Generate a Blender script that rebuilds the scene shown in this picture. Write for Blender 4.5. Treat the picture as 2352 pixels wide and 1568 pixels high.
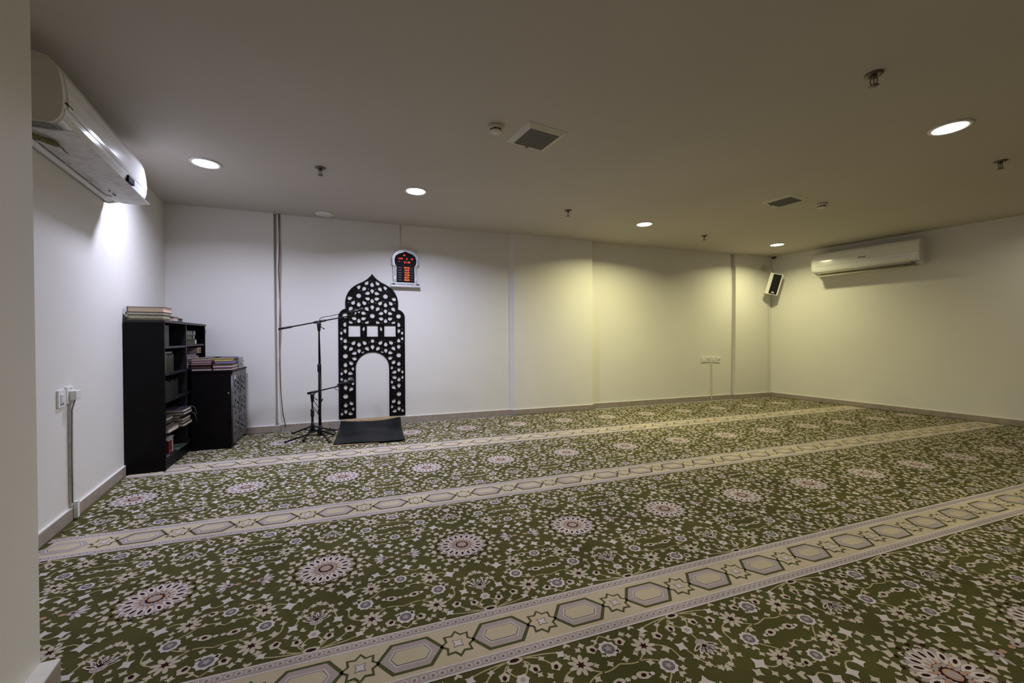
import bpy, bmesh, math, random
from math import sin, cos, pi, radians as R
from mathutils import Vector, Matrix

random.seed(7)
for o in list(bpy.data.objects):
    bpy.data.objects.remove(o, do_unlink=True)
SC = bpy.context.scene
COL = SC.collection

# ------------------------------------------------------------------ camera
CAMH = 1.1
def look(yaw, pitch, roll):
    f = Vector((sin(yaw) * cos(pitch), cos(yaw) * cos(pitch), sin(pitch)))
    r = Vector((cos(yaw), -sin(yaw), 0)); u = r.cross(f)
    r2 = r * cos(roll) + u * sin(roll); u2 = -r * sin(roll) + u * cos(roll)
    return Matrix((r2, u2, -f)).transposed()
cd = bpy.data.cameras.new('camera'); cam = bpy.data.objects.new('camera', cd); COL.objects.link(cam)
cd.sensor_width = 36; cd.lens = 933.19 * 36 / 2352; cd.clip_start = 0.05
cam.matrix_world = Matrix.Translation((0, 0, CAMH)) @ look(0.3408, -0.0107, -0.0032).to_4x4()
SC.camera = cam

# ------------------------------------------------------------------ world, exposure
w = bpy.data.worlds.new('world'); SC.world = w; w.use_nodes = True
w.node_tree.nodes['Background'].inputs[0].default_value = (0.9, 0.88, 0.85, 1)
w.node_tree.nodes['Background'].inputs[1].default_value = 0.02
SC.view_settings.view_transform = 'Standard'; SC.view_settings.look = 'None'
SC.view_settings.gamma = 1; SC.view_settings.use_curve_mapping = False
SC.view_settings.exposure = 0.0

# ------------------------------------------------------------------ room constants
PHI = 0.16229                      # the side walls run askew to the back wall
ZC = 2.553                         # ceiling
XL, XR, YB = -2.064, 6.991, 5.40   # left and right corners at the back wall
TP = math.tan(PHI)
def lw(y): return XL + (5.3946 - y) * TP
def rw(y): return XR + (5.3946 - y) * TP
YF = -2.6
COOL = (0.73, 0.76, 1.0); WARM = (1.0, 0.945, 0.50); NEUT = (1.0, 0.92, 0.80); NEUW = (1.0, 0.92, 0.66)
# (x, y, colour, power)
LAMPS = [(-1.26, 4.04, COOL, 24), (0.457, 4.127, COOL, 41), (3.367, 4.377, WARM, 35), (6.109, 4.668, WARM, 19.5),
         (3.834, 1.662, NEUW, 11), (1.30, 1.02, NEUT, 7), (6.75, 1.95, NEUW, 4), (1.0, -1.3, NEUT, 8), (4.4, -1.2, NEUT, 7)]
LAMP_SPREAD = R(153)

# ------------------------------------------------------------------ helpers
def tag(o, label=None, cat=None, group=None, kind=None):
    if label: o['label'] = label
    if cat: o['category'] = cat
    if group: o['group'] = group
    if kind: o['kind'] = kind
    return o
def empty(name, loc=(0, 0, 0), rz=0.0, label=None, cat=None, group=None):
    o = bpy.data.objects.new(name, None); COL.objects.link(o)
    o.location = loc; o.rotation_euler = (0, 0, rz); o.empty_display_size = 0.05
    return tag(o, label, cat, group)
class MB:
    def __init__(s): s.bm = bmesh.new(); s.mats = []; s.cur = 0
    def mat(s, m):
        if m not in s.mats: s.mats.append(m)
        s.cur = s.mats.index(m); return s
    def _new(s, vs, faces, smooth=False):
        V = [s.bm.verts.new(v) for v in vs]; out = []
        for f in faces:
            try:
                fc = s.bm.faces.new([V[i] for i in f]); fc.material_index = s.cur; fc.smooth = smooth; out.append(fc)
            except ValueError: pass
        return V, out
    def box(s, a, b, M=None, bev=0.0):
        x0, y0, z0 = a; x1, y1, z1 = b
        if x0 > x1: x0, x1 = x1, x0
        if y0 > y1: y0, y1 = y1, y0
        if z0 > z1: z0, z1 = z1, z0
        vs = [(x0, y0, z0), (x1, y0, z0), (x1, y1, z0), (x0, y1, z0), (x0, y0, z1), (x1, y0, z1), (x1, y1, z1), (x0, y1, z1)]
        if M is not None: vs = [M @ Vector(v) for v in vs]
        V, F = s._new(vs, [(0, 3, 2, 1), (4, 5, 6, 7), (0, 1, 5, 4), (1, 2, 6, 5), (2, 3, 7, 6), (3, 0, 4, 7)])
        if bev > 0:
            ed = set(e for f in F for e in f.edges)
            r = bmesh.ops.bevel(s.bm, geom=list(ed), offset=bev, segments=2, affect='EDGES', profile=0.6)
            for f in r['faces']: f.material_index = s.cur
        return s
    def tube(s, pts, r, n=10, cap=True, closed=False):
        pts = [Vector(p) for p in pts]; rr = r if isinstance(r, (list, tuple)) else [r] * len(pts)
        rings = []; prev = None
        for i, p in enumerate(pts):
            if closed: t = pts[(i + 1) % len(pts)] - pts[i - 1]
            else: t = (pts[min(i + 1, len(pts) - 1)] - pts[max(i - 1, 0)])
            t = t.normalized() if t.length > 1e-9 else Vector((0, 0, 1))
            if prev is None: a = t.orthogonal().normalized()
            else:
                a = prev - t * prev.dot(t)
                a = a.normalized() if a.length > 1e-6 else t.orthogonal().normalized()
            prev = a; b = t.cross(a)
            rings.append([p + (a * cos(2 * pi * k / n) + b * sin(2 * pi * k / n)) * rr[i] for k in range(n)])
        vs = [v for g in rings for v in g]; fs = []
        m = len(rings)
        for i in range(m if closed else m - 1):
            j = (i + 1) % m
            for k in range(n): fs.append((i * n + k, i * n + (k + 1) % n, j * n + (k + 1) % n, j * n + k))
        V, F = s._new(vs, fs, True)
        if cap and not closed:
            for ring, rev in ((V[:n], True), (V[-n:], False)):
                try:
                    f = s.bm.faces.new(ring[::-1] if rev else ring); f.material_index = s.cur
                except ValueError: pass
        return s
    def lathe(s, prof, n=24, M=None, smooth=True):
        vs = []; fs = []
        for r, z in prof:
            for k in range(n): vs.append(Vector((r * cos(2 * pi * k / n), r * sin(2 * pi * k / n), z)))
        if M is not None: vs = [M @ v for v in vs]
        for i in range(len(prof) - 1):
            for k in range(n): fs.append((i * n + k, i * n + (k + 1) % n, (i + 1) * n + (k + 1) % n, (i + 1) * n + k))
        V, F = s._new(vs, fs, smooth)
        for i, rev in ((0, True), (len(prof) - 1, False)):
            ring = V[i * n:(i + 1) * n]
            if prof[i][0] > 1e-5:
                try:
                    f = s.bm.faces.new(ring[::-1] if rev else ring); f.material_index = s.cur
                except ValueError: pass
        return s
    def prism(s, pts2, y0, y1, plane='xz', M=None, smooth=False):
        n = len(pts2)
        def P(a, b, c):
            if plane == 'xz': v = Vector((a, c, b))
            elif plane == 'xy': v = Vector((a, b, c))
            else: v = Vector((c, a, b))
            return M @ v if M is not None else v
        vs = [P(a, b, y0) for a, b in pts2] + [P(a, b, y1) for a, b in pts2]
        fs = [(i, (i + 1) % n, n + (i + 1) % n, n + i) for i in range(n)]
        V, F = s._new(vs, fs, smooth)
        for ring in (V[:n][::-1], V[n:]):
            f = s.bm.faces.new(ring); f.material_index = s.cur
        return s
    def build(s, name, m=None, parent=None, fix=True, weld=False):
        if weld: bmesh.ops.remove_doubles(s.bm, verts=s.bm.verts, dist=1e-5)
        if fix: bmesh.ops.recalc_face_normals(s.bm, faces=s.bm.faces)
        me = bpy.data.meshes.new(name); s.bm.to_mesh(me); s.bm.free()
        for x in (s.mats or [m]): me.materials.append(x)
        o = bpy.data.objects.new(name, me); COL.objects.link(o)
        if parent is not None: o.parent = parent
        return o
def cutout(name, outer, holes, thick, m, parent=None, bev=0.0):
    """flat board in the local XY plane with holes, extruded along Z; returns a mesh object"""
    cu = bpy.data.curves.new(name, 'CURVE'); cu.dimensions = '2D'; cu.fill_mode = 'BOTH'; cu.extrude = thick / 2; cu.bevel_depth = bev
    for loop in [outer] + holes:
        sp = cu.splines.new('POLY'); sp.points.add(len(loop) - 1)
        for i, (a, b) in enumerate(loop): sp.points[i].co = (a, b, 0, 1)
        sp.use_cyclic_u = True
    tmp = bpy.data.objects.new('tmp', cu); COL.objects.link(tmp)
    dg = bpy.context.evaluated_depsgraph_get(); dg.update()
    me = bpy.data.meshes.new_from_object(tmp.evaluated_get(dg)); me.name = name
    bpy.data.objects.remove(tmp, do_unlink=True)
    me.materials.clear(); me.materials.append(m)
    o = bpy.data.objects.new(name, me); COL.objects.link(o)
    if parent is not None: o.parent = parent
    return o
def text_mesh(name, body, size, m, parent, M, thick=0.0006, align='CENTER'):
    cu = bpy.data.curves.new(name, 'FONT'); cu.body = body; cu.size = size; cu.align_x = align; cu.align_y = 'CENTER'; cu.extrude = thick
    tmp = bpy.data.objects.new('tmp', cu); COL.objects.link(tmp)
    dg = bpy.context.evaluated_depsgraph_get(); dg.update()
    me = bpy.data.meshes.new_from_object(tmp.evaluated_get(dg)); me.name = name
    bpy.data.objects.remove(tmp, do_unlink=True)
    me.transform(M); me.materials.clear(); me.materials.append(m)
    o = bpy.data.objects.new(name, me); COL.objects.link(o)
    if parent is not None: o.parent = parent
    return o
def copy_tree(o, parent=None):
    c = o.copy(); COL.objects.link(c)
    if parent is not None: c.parent = parent
    for ch in list(o.children): copy_tree(ch, c)
    return c

# ------------------------------------------------------------------ materials
MATS = {}
def mat(name, col, rough=0.6, metal=0.0, noise=0.0, nscale=8.0, bump=0.0, bscale=80.0, emit=None, es=0.0, spec=0.5, coat=0.0, detail=4):
    if name in MATS: return MATS[name]
    m = bpy.data.materials.new(name); m.use_nodes = True; nt = m.node_tree; b = nt.nodes['Principled BSDF']
    b.inputs['Base Color'].default_value = (*col, 1); b.inputs['Roughness'].default_value = rough
    b.inputs['Metallic'].default_value = metal; b.inputs['Specular IOR Level'].default_value = spec
    b.inputs['Coat Weight'].default_value = coat
    tc = nt.nodes.new('ShaderNodeTexCoord')
    if noise > 0:
        n = nt.nodes.new('ShaderNodeTexNoise'); n.inputs['Scale'].default_value = nscale; n.inputs['Detail'].default_value = detail
        nt.links.new(tc.outputs['Object'], n.inputs['Vector'])
        cr = nt.nodes.new('ShaderNodeValToRGB')
        cr.color_ramp.elements[0].position = 0.3; cr.color_ramp.elements[1].position = 0.7
        cr.color_ramp.elements[0].color = (*[c * (1 - noise) for c in col], 1)
        cr.color_ramp.elements[1].color = (*[min(1, c * (1 + noise)) for c in col], 1)
        nt.links.new(n.outputs['Fac'], cr.inputs['Fac']); nt.links.new(cr.outputs['Color'], b.inputs['Base Color'])
    if bump > 0:
        n2 = nt.nodes.new('ShaderNodeTexNoise'); n2.inputs['Scale'].default_value = bscale; n2.inputs['Detail'].default_value = 3
        nt.links.new(tc.outputs['Object'], n2.inputs['Vector'])
        bp = nt.nodes.new('ShaderNodeBump'); bp.inputs['Strength'].default_value = bump; bp.inputs['Distance'].default_value = 0.004
        nt.links.new(n2.outputs['Fac'], bp.inputs['Height']); nt.links.new(bp.outputs['Normal'], b.inputs['Normal'])
    if emit:
        b.inputs['Emission Color'].default_value = (*emit, 1); b.inputs['Emission Strength'].default_value = es
    MATS[name] = m; return m
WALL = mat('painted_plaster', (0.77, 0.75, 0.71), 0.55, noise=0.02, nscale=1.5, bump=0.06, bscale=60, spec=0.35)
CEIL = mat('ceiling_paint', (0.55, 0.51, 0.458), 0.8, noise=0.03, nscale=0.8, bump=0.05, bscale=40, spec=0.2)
SKIRT = mat('skirting_tile', (0.34, 0.285, 0.24), 0.45, noise=0.15, nscale=14)
SKTOP = mat('skirting_top', (0.80, 0.77, 0.73), 0.5, noise=0.05, nscale=20)
CONC = mat('screed', (0.3, 0.29, 0.27), 0.9, noise=0.1)
PLA = mat('white_plastic', (0.80, 0.80, 0.78), 0.32, noise=0.02, nscale=5)
PLG = mat('glossy_white_panel', (0.82, 0.82, 0.81), 0.12, noise=0.02, nscale=4, coat=0.5)
PLC = mat('cream_plastic', (0.62, 0.59, 0.50), 0.45, noise=0.04, nscale=6)
PLS = mat('dusty_plastic', (0.62, 0.61, 0.60), 0.6, noise=0.14, nscale=25)
DK = mat('black_plastic', (0.008, 0.008, 0.009), 0.4, noise=0.1, nscale=20)
DK2 = mat('black_powder_metal', (0.006, 0.006, 0.007), 0.45, metal=0.0, spec=0.2, noise=0.1, nscale=30)
SLOT = mat('dark_slot', (0.01, 0.01, 0.01), 0.8, noise=0.1)
GREY = mat('grey_mesh', (0.19, 0.18, 0.16), 0.7, noise=0.12, nscale=150)
CHR = mat('sprinkler_metal', (0.16, 0.14, 0.11), 0.35, metal=0.8, noise=0.1, nscale=30)
WEN = mat('wenge_laminate', (0.004, 0.003, 0.0035), 0.45, noise=0.35, nscale=6, spec=0.12)
WENE = mat('wenge_edge', (0.013, 0.012, 0.014), 0.4, noise=0.2, nscale=12, spec=0.35)
MIH = mat('black_acrylic', (0.004, 0.003, 0.003), 0.5, noise=0.2, nscale=10, spec=0.12)
PAGE = mat('book_pages', (0.70, 0.62, 0.52), 0.8, noise=0.12, nscale=90)
LENS = {}

# ------------------------------------------------------------------ room shell
def poly_room(z, off=0.0):
    return [(lw(YF), YF), (rw(YF), YF), (rw(5.6), 5.6), (lw(5.6), 5.6)]
b = MB(); b.prism([(x, y) for x, y in poly_room(0)], -0.12, -0.004, 'xy'); tag(b.build('floor', CONC), kind='structure')
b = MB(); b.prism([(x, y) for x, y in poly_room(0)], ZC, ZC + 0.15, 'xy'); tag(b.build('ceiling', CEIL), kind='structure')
# back wall: a stepped line of plaster faces, pilasters and a narrow vertical chase
BW = [(-2.20, 5.40), (-1.030, 5.40), (-1.030, 5.475), (-0.990, 5.475), (-0.990, 5.440), (1.893, 5.440), (1.945, 5.395),
      (3.205, 5.395), (3.205, 5.480), (6.045, 5.480), (6.045, 5.520), (6.115, 5.520), (6.115, 5.440), (7.10, 5.440)]  # groove before the right column is added to darken that shaded strip
b = MB(); b.prism(BW + [(7.1, 5.75), (-2.2, 5.75)], 0, ZC, 'xy'); tag(b.build('wall_back', WALL), kind='structure')
def sidewall(name, fx, sgn):
    b = MB(); b.prism([(fx(YF), YF), (fx(5.55), 5.55), (fx(5.55) + sgn * 0.2, 5.55), (fx(YF) + sgn * 0.2, YF)], 0, ZC, 'xy')
    tag(b.build(name, WALL), kind='structure')
sidewall('wall_left', lw, -1); sidewall('wall_right', rw, 1)
b = MB(); b.box((lw(YF) - .3, YF - .2, 0), (rw(YF) + .3, YF, ZC)); tag(b.build('wall_front', WALL), kind='structure')
# stub of wall beside the camera
PX, PY = -0.983, 1.70
pil = [(PX, PY), (PX + 0.75 * TP, PY - 0.75), (lw(PY - 0.75) + 0.001, PY - 0.75), (lw(PY) + 0.001, PY)]
b = MB(); b.prism(pil, 0, ZC, 'xy'); tag(b.build('wall_near', WALL), kind='structure')
BBH = 0.078
def skirting(name, path, t=0.012):
    """path runs along the wall face, room on the right hand side"""
    b = MB(); off = []
    n = len(path)
    for i, p in enumerate(path):
        p = Vector(p); ns = []
        if i > 0: d = (p - Vector(path[i - 1])).normalized(); ns.append(Vector((d.y, -d.x)))
        if i < n - 1: d = (Vector(path[i + 1]) - p).normalized(); ns.append(Vector((d.y, -d.x)))
        if len(ns) == 2:
            m = (ns[0] + ns[1]).normalized(); m = m / max(0.3, m.dot(ns[0]))
        else: m = ns[0]
        off.append((p.x + m.x * t, p.y + m.y * t))
    for i in range(n - 1):
        q = [path[i], path[i + 1], off[i + 1], off[i]]
        b.mat(SKIRT).prism(q, 0, BBH - 0.006, 'xy'); b.mat(SKTOP).prism(q, BBH - 0.006, BBH, 'xy')
    tag(b.build(name), kind='structure')
skirting('baseboard_back', [(-2.03, 5.40), (-0.990, 5.40), (-0.990, 5.440), (1.893, 5.440), (1.945, 5.395), (3.205, 5.395), (3.205, 5.480), (6.115, 5.480), (6.115, 5.440), (6.965, 5.440)])
skirting('baseboard_left', [(lw(PY) , PY), (lw(5.40), 5.40)])
skirting('baseboard_right', [(rw(5.44), 5.44), (rw(YF), YF)])
b = MB()
for zz0, zz1, mm in ((0, BBH - .008, SKIRT), (BBH - .008, BBH - .002, SKTOP)):
    b.mat(mm).prism([(PX, PY), (PX + .75 * TP, PY - .75), (PX + .75 * TP + .048, PY - .75), (PX + .048, PY + .002)], zz0, zz1, 'xy')
tag(b.build('baseboard_near'), kind='structure')

# ------------------------------------------------------------------ carpet: woven pattern modelled motif by motif
PM = 0.6600; X0 = -0.8565; YC = 1.436; RP = 1.362
def cmat(n, c, v=0.10): return mat('wool_' + n, c, 0.95, noise=v, nscale=3.0, bump=0.5, bscale=420, spec=0.1)
CG = cmat('moss_green', (0.082, 0.077, 0.024), 0.22); CC = cmat('cream', (0.53, 0.465, 0.375)); CP = cmat('mauve_beige', (0.40, 0.335, 0.32))
CI = cmat('ivory', (0.62, 0.555, 0.53)); CM = cmat('maroon', (0.035, 0.008, 0.008)); CL = cmat('lilac_grey', (0.17, 0.15, 0.165))
CO = cmat('olive_line', (0.085, 0.085, 0.035)); CB = cmat('beige_field', (0.53, 0.45, 0.32)); CT = cmat('tan', (0.45, 0.27, 0.18)); CV = cmat('vine', (0.42, 0.36, 0.20))
CMATS = [CG, CC, CP, CI, CM, CL, CO, CB, CT, CV]
G, C_, P_, I_, M_, L_, O_, B_, T_, V_ = range(10)
def ell(u, v, a, b_, rot=0, n=10):
    c, s = cos(rot), sin(rot)
    return [(u + a * cos(t) * c - b_ * sin(t) * s, v + a * cos(t) * s + b_ * sin(t) * c) for t in [2 * pi * k / n for k in range(n)]]
def star(u, v, r1, r2, n, rot=0):
    return [(u + (r1 if k % 2 == 0 else r2) * cos(rot + pi * k / n), v + (r1 if k % 2 == 0 else r2) * sin(rot + pi * k / n)) for k in range(2 * n)]
def strip(pts, wd):
    L = []; Rr = []
    for i, p in enumerate(pts):
        a = pts[max(0, i - 1)]; c = pts[min(len(pts) - 1, i + 1)]
        dx, dy = c[0] - a[0], c[1] - a[1]; l = math.hypot(dx, dy) or 1; nx, ny = -dy / l * wd / 2, dx / l * wd / 2
        L.append((p[0] + nx, p[1] + ny)); Rr.append((p[0] - nx, p[1] - ny))
    return [[L[i], L[i + 1], Rr[i + 1], Rr[i]] for i in range(len(pts) - 1)]
def curve(ps, n=6):
    out = []
    P = [ps[0]] + list(ps) + [ps[-1]]
    for i in range(1, len(P) - 2):
        for k in range(n):
            t = k / n; a, b_, c, d = P[i - 1], P[i], P[i + 1], P[i + 2]
            out.append(tuple(0.5 * (2 * b_[j] + (c[j] - a[j]) * t + (2 * a[j] - 5 * b_[j] + 4 * c[j] - d[j]) * t * t + (3 * b_[j] - a[j] - 3 * c[j] + d[j]) * t ** 3) for j in (0, 1)))
    out.append(ps[-1]); return out
CELL = []      # (points, level, material) for one medallion cell, quarter symmetric
def add(pts, lev, m, sym='q'):
    if sym == 'c': CELL.append((pts, lev, m)); return
    for su in ((1, -1) if sym in 'qu' else (1,)):
        for sv in ((1, -1) if sym in 'qv' else (1,)):
            CELL.append(([(su * a, sv * b_) for a, b_ in pts], lev, m))
def flower8(u, v, r, rot=0.2, sym='q'):
    for k in range(9):
        a = rot + 2 * pi * k / 9
        add(ell(u + r * .66 * cos(a), v + r * .66 * sin(a), r * .40, r * .20, a, 7), 1, C_, sym)
    add(ell(u, v, r * .50, r * .50, 0, 10), 2, C_, sym); add(star(u, v, r * .42, r * .2, 6, rot), 3, M_, sym)
def roundfl(u, v, r, sym='q', c=L_):
    add(star(u, v, r, r * .84, 9), 1, I_, sym); add(ell(u, v, r * .62, r * .62, 0, 12), 2, c, sym); add(star(u, v, r * .42, r * .2, 5), 3, CMIX, sym)
CMIX = P_
def bud(u, v, r, rot, sym='q'):
    add(star(u, v, r, r * .78, 5, rot), 1, C_, sym); add(ell(u - r * .2 * cos(rot), v - r * .2 * sin(rot), r * .48, r * .36, rot, 8), 2, M_, sym)
def four(u, v, r, rot=0.0, m=C_, sym='q'): add(star(u, v, r * 1.12, r * .58, 4, rot), 1, m, sym)
def chev(u, v, r, rot, sym='q', m=C_):
    c, s = cos(rot), sin(rot)
    pts = [(r, 0), (.1 * r, r), (-.6 * r, .8 * r), (-.1 * r, 0), (-.6 * r, -.8 * r), (.1 * r, -r)]
    add([(u + a * c - b_ * s, v + a * s + b_ * c) for a, b_ in pts], 1, m, sym)
# medallion
for k in range(18):
    a = 2 * pi * k / 18
    add(ell(.098 * cos(a + pi / 18), .098 * sin(a + pi / 18), .026, .010, a + pi / 18, 8), 1, P_, 'c')
    add(ell(.083 * cos(a), .083 * sin(a), .034, .0145, a, 10), 2, I_, 'c')
    add(ell(.087 * cos(a), .087 * sin(a), .015, .0062, a, 8), 3, M_, 'c')
    add(ell(.053 * cos(a + pi / 18), .053 * sin(a + pi / 18), .018, .006, a + pi / 18, 6), 4, T_ if k % 2 else P_, 'c')
add(ell(0, 0, .046, .046, 0, 20), 3, P_, 'c'); add(star(0, 0, .036, .030, 14), 5, M_, 'c'); add(ell(0, 0, .025, .025, 0, 16), 6, T_, 'c'); add(ell(0, 0, .018, .018, 0, 12), 7, CMIX, 'c')
for k in range(16):
    a = 2 * pi * (k + .5) / 16
    add(ell(.135 * cos(a), .135 * sin(a), .008, .008, 0, 7), 2, M_, 'c')
    add(star(.153 * cos(a), .153 * sin(a), .023, .013, 4, a), 1, C_, 'c')
    add(ell(.170 * cos(a + pi / 16), .166 * sin(a + pi / 16), .011, .008, a, 6), 1, C_, 'c')
    rr = .196 if k % 2 else .190
    add(star(rr * cos(a), rr * sin(a), .021, .011, 4, a), 1, C_, 'c')
    add(ell(.122 * cos(a + pi / 16), .122 * sin(a + pi / 16), .010, .012, a, 6), 1, C_, 'c')
flower8(.203, .242, .040); flower8(.204, .444, .043, .5)
roundfl(.180, .344, .034); roundfl(.33, .208, .030, 'q'); roundfl(.33, .475, .038, 'q')
bud(.268, .198, .019, 0.4); bud(.272, .492, .022, 2.2); bud(.053, .484, .021, 1.8); bud(.125, .470, .022, 1.0)
for s_ in (0,):
    add(ell(.283, .340, .026, .016, .25, 10), 1, C_); add(ell(.283, .340, .010, .008, 0, 7), 2, M_); add(ell(.254, .336, .012, .008, 0, 6), 1, I_)
    add(ell(.318, .342, .010, .009, 0, 6), 1, C_)
# carnation pointing at the medallion
for k in range(7):
    a = -pi / 2 + (k - 3) * .36
    add(ell(.034 * cos(a), .392 + .040 * sin(a) + .0, .026, .0075, a, 8), 2, I_ if k % 2 else C_, 'v')
    add(ell(.034 * cos(a) * 1.02, .392 + .043 * sin(a), .013, .003, a, 6), 3, M_ if k % 2 == 0 else L_, 'v')
add(ell(0, .385, .024, .020, 0, 10), 1, P_, 'v'); add(ell(0, .372, .008, .008, 0, 7), 4, M_, 'v')
add(star(0, .456, .024, .019, 6), 1, I_, 'v'); add(ell(0, .456, .010, .010, 0, 7), 2, P_, 'v')
add(ell(0, .536, .030, .014, 0, 10), 1, C_, 'v'); add(ell(0, .538, .018, .008, 0, 8), 2, M_, 'v')
four(.114, .247, .027, .3, I_); four(.077, .222, .018, .5); four(.118, .352, .014, .2); four(.079, .397, .022, .9, I_)
four(.225, .140, .022, .4, I_); four(.293, .118, .024, .2, I_); four(.259, .262, .012); four(.227, .312, .014, .3); four(.228, .376, .015, .6)
four(.140, .406, .018, .1); four(.160, .510, .018, .6, I_); four(.300, .415, .014, .2); four(.305, .270, .014, .5); four(.246, .520, .014)
four(.082, .300, .013, .3); four(.236, .200, .013, .1); four(.15, .175, .014, .7); four(.300, .160, .012, .3); four(.09, .440, .014, .3); four(.252, .425, .012)
four(.175, .490, .015, .2); four(.225, .505, .013, .5); four(.045, .335, .013, .3); four(.02, .325, .011); four(.140, .320, .013, .6); four(.160, .275, .012); four(.30, .455, .012, .4); four(.06, .455, .012, .6); four(.03, .505, .012); four(.09, .515, .013, .3); four(.2, .20, .012, .5); four(.125, .20, .013)
chev(.204, .165, .018, 2.4); chev(.160, .300, .014, 1.2); chev(.290, .235, .012, 2.0); chev(.040, .418, .013, .5); chev(.195, .535, .014, 1.5); chev(.300, .520, .013, .4)
# palmette pair between medallions
for k in range(6):
    a = (k - 2.5) * .5
    add(ell(.262 - .028 * cos(a), .034 * sin(a), .020, .0075, pi - a, 7), 1, I_ if k % 2 else P_, 'u')
add(ell(.268, 0, .019, .016, 0, 9), 2, P_, 'u'); add(ell(.266, 0, .008, .006, 0, 6), 3, M_, 'u')
add(star(.33, .030, .017, .008, 5), 1, C_, 'q'); add(ell(.300, 0, .014, .010, 0, 7), 1, T_, 'u'); four(.300, .060, .016, .4); four(.255, .075, .017, .1); four(.33, .085, .015)
# garland and vines
def vine(ps, wd=.0055, m=V_, lev=0, sym='q'):
    for q in strip(curve(ps, 5), wd): add(q, lev, m, sym)
vine([(0, .272), (.030, .284), (.055, .315), (.066, .355), (.079, .397)])
for t_ in ((.020, .278), (.048, .303), (.064, .340)): add(star(*t_, .015, .009, 5), 1, C_)
add(star(0, .270, .018, .010, 5), 1, C_, 'v')
vine([(.114, .247), (.140, .224), (.170, .222), (.203, .242), (.240, .268), (.285, .262), (.33, .285)])
vine([(.240, .268), (.218, .292), (.196, .312), (.180, .344), (.196, .372), (.240, .392), (.285, .392), (.33, .405)])
vine([(.204, .444), (.232, .412), (.262, .392)]); vine([(.204, .444), (.150, .430), (.120, .400), (.118, .352)])
vine([(0, .40), (0, .456)], .006, V_, 0, 'v'); vine([(0, .456), (.022, .480), (.034, .505), (.018, .540)])
vine([(.010, .542), (.040, .515), (.053, .484)]); vine([(.015, .542), (.075, .525), (.105, .495), (.125, .470)])
vine([(.020, .543), (.10, .532), (.15, .520), (.18, .50)]); vine([(.33, .540), (.30, .515), (.272, .492)])
vine([(.203, .242), (.215, .21), (.240, .19), (.268, .198)]); vine([(.225, .140), (.26, .155), (.285, .14), (.293, .118)]); vine([(.268, .198), (.30, .19), (.33, .208)])
HW, HI = 0.132, 0.090
STR = []   # border strip cell of one half pitch (.33): hexagon at 0, star at .165
def sadd(pts, lev, m): STR.append((pts, lev, m))
def hexa(a, f, h_): return [(-a, 0), (-f, h_), (f, h_), (a, 0), (f, -h_), (-f, -h_)]
sadd(hexa(.117, .066, .071), 2, O_); sadd(hexa(.102, .0575, .0605), 3, P_); sadd(hexa(.074, .053, .0385), 4, I_); sadd(hexa(.069, .0495, .034), 5, L_); sadd(hexa(.066, .047, .031), 6, B_)
sadd(star(.165, 0, .066, .047, 8, pi / 2), 2, O_); sadd(star(.165, 0, .0535, .0375, 8, pi / 2), 4, B_)
sadd(star(.165, 0, .026, .014, 4, pi / 4), 5, L_); sadd(star(.165, 0, .021, .011, 4, pi / 4), 6, I_)
for sv in (1, -1):
    for a, b_, m, lv in ((HI, HW, P_, 1), (HW - .006, HW + .002, I_, 2), (HI - .003, HI + .004, I_, 2)):
        sadd([(-.165, sv * a), (.165, sv * a), (.165, sv * b_), (-.165, sv * b_)], lv, m)
    for k in range(11):
        cu_ = -.165 + .03 * (k + .5); cv = sv * .1115
        sadd(ell(cu_, cv, .0115, .0125, 0, 8), 3, I_); sadd(ell(cu_, cv, .0080, .0090, 0, 8), 4, P_); sadd(star(cu_, cv, .0048, .003, 4), 5, L_)
sadd([(-.165, -HI), (.165, -HI), (.165, HI), (-.165, HI)], 1, B_)
def inside(x, y):
    return y < 5.375 and y > YF + .05 and x > lw(y) + .02 and x < rw(y) - .02
V3 = []; FC = []; MI = []
def put(pts, lev, m):
    ar = sum(pts[i][0] * pts[(i + 1) % len(pts)][1] - pts[(i + 1) % len(pts)][0] * pts[i][1] for i in range(len(pts)))
    if ar < 0: pts = pts[::-1]
    n = len(V3); z = -.0026 + lev * .00035
    V3.extend((a, b_, z) for a, b_ in pts); FC.append(tuple(range(n, n + len(pts)))); MI.append(m)
base = [(lw(YF) + .005, YF + .01), (rw(YF) - .005, YF + .01), (rw(5.40) - .014, 5.385), (lw(5.40) + .014, 5.385)]
n0 = len(V3); V3.extend((a, b_, -.0032) for a, b_ in base); FC.append((0, 1, 2, 3)); MI.append(G)
V3.extend((a, b_, -.004) for a, b_ in base)
for i in range(4): FC.append((4 + i, 4 + (i + 1) % 4, (i + 1) % 4, i)); MI.append(G)
for j in range(-2, 4):
    ys = YC + j * RP
    for i in range(-6, 30):
        xs = X0 + i * PM / 2
        for pts, lev, m in STR:
            q = [(a + xs, b_ + ys) for a, b_ in pts]
            mx = [p[0] for p in q]; my = [p[1] for p in q]
            if all(inside(a, b_) for a, b_ in q): put(q, lev, m)
            elif lev <= 2 and len(q) == 4:
                yy = (q[0][1] + q[2][1]) / 2
                xa = max(min(mx), lw(min(my)) + .02, lw(max(my)) + .02); xb = min(max(mx), rw(max(my)) - .02)
                if xb > xa and inside((xa + xb) / 2, min(my)) and max(my) < 5.385: put([(xa, min(my)), (xb, min(my)), (xb, max(my)), (xa, max(my))], lev, m)
    ym = ys + RP / 2
    if j == 3: ym = YC + 3 * RP + RP / 2
    for i in range(-4, 15):
        xs = X0 + i * PM
        for pts, lev, m in CELL:
            cx = sum(p[0] for p in pts) / len(pts)
            if cx < -.3295 or cx >= .3305: continue
            q = [(a + xs, b_ + ym) for a, b_ in pts]
            if all(inside(a, b_) for a, b_ in q): put(q, lev, m)
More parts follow.
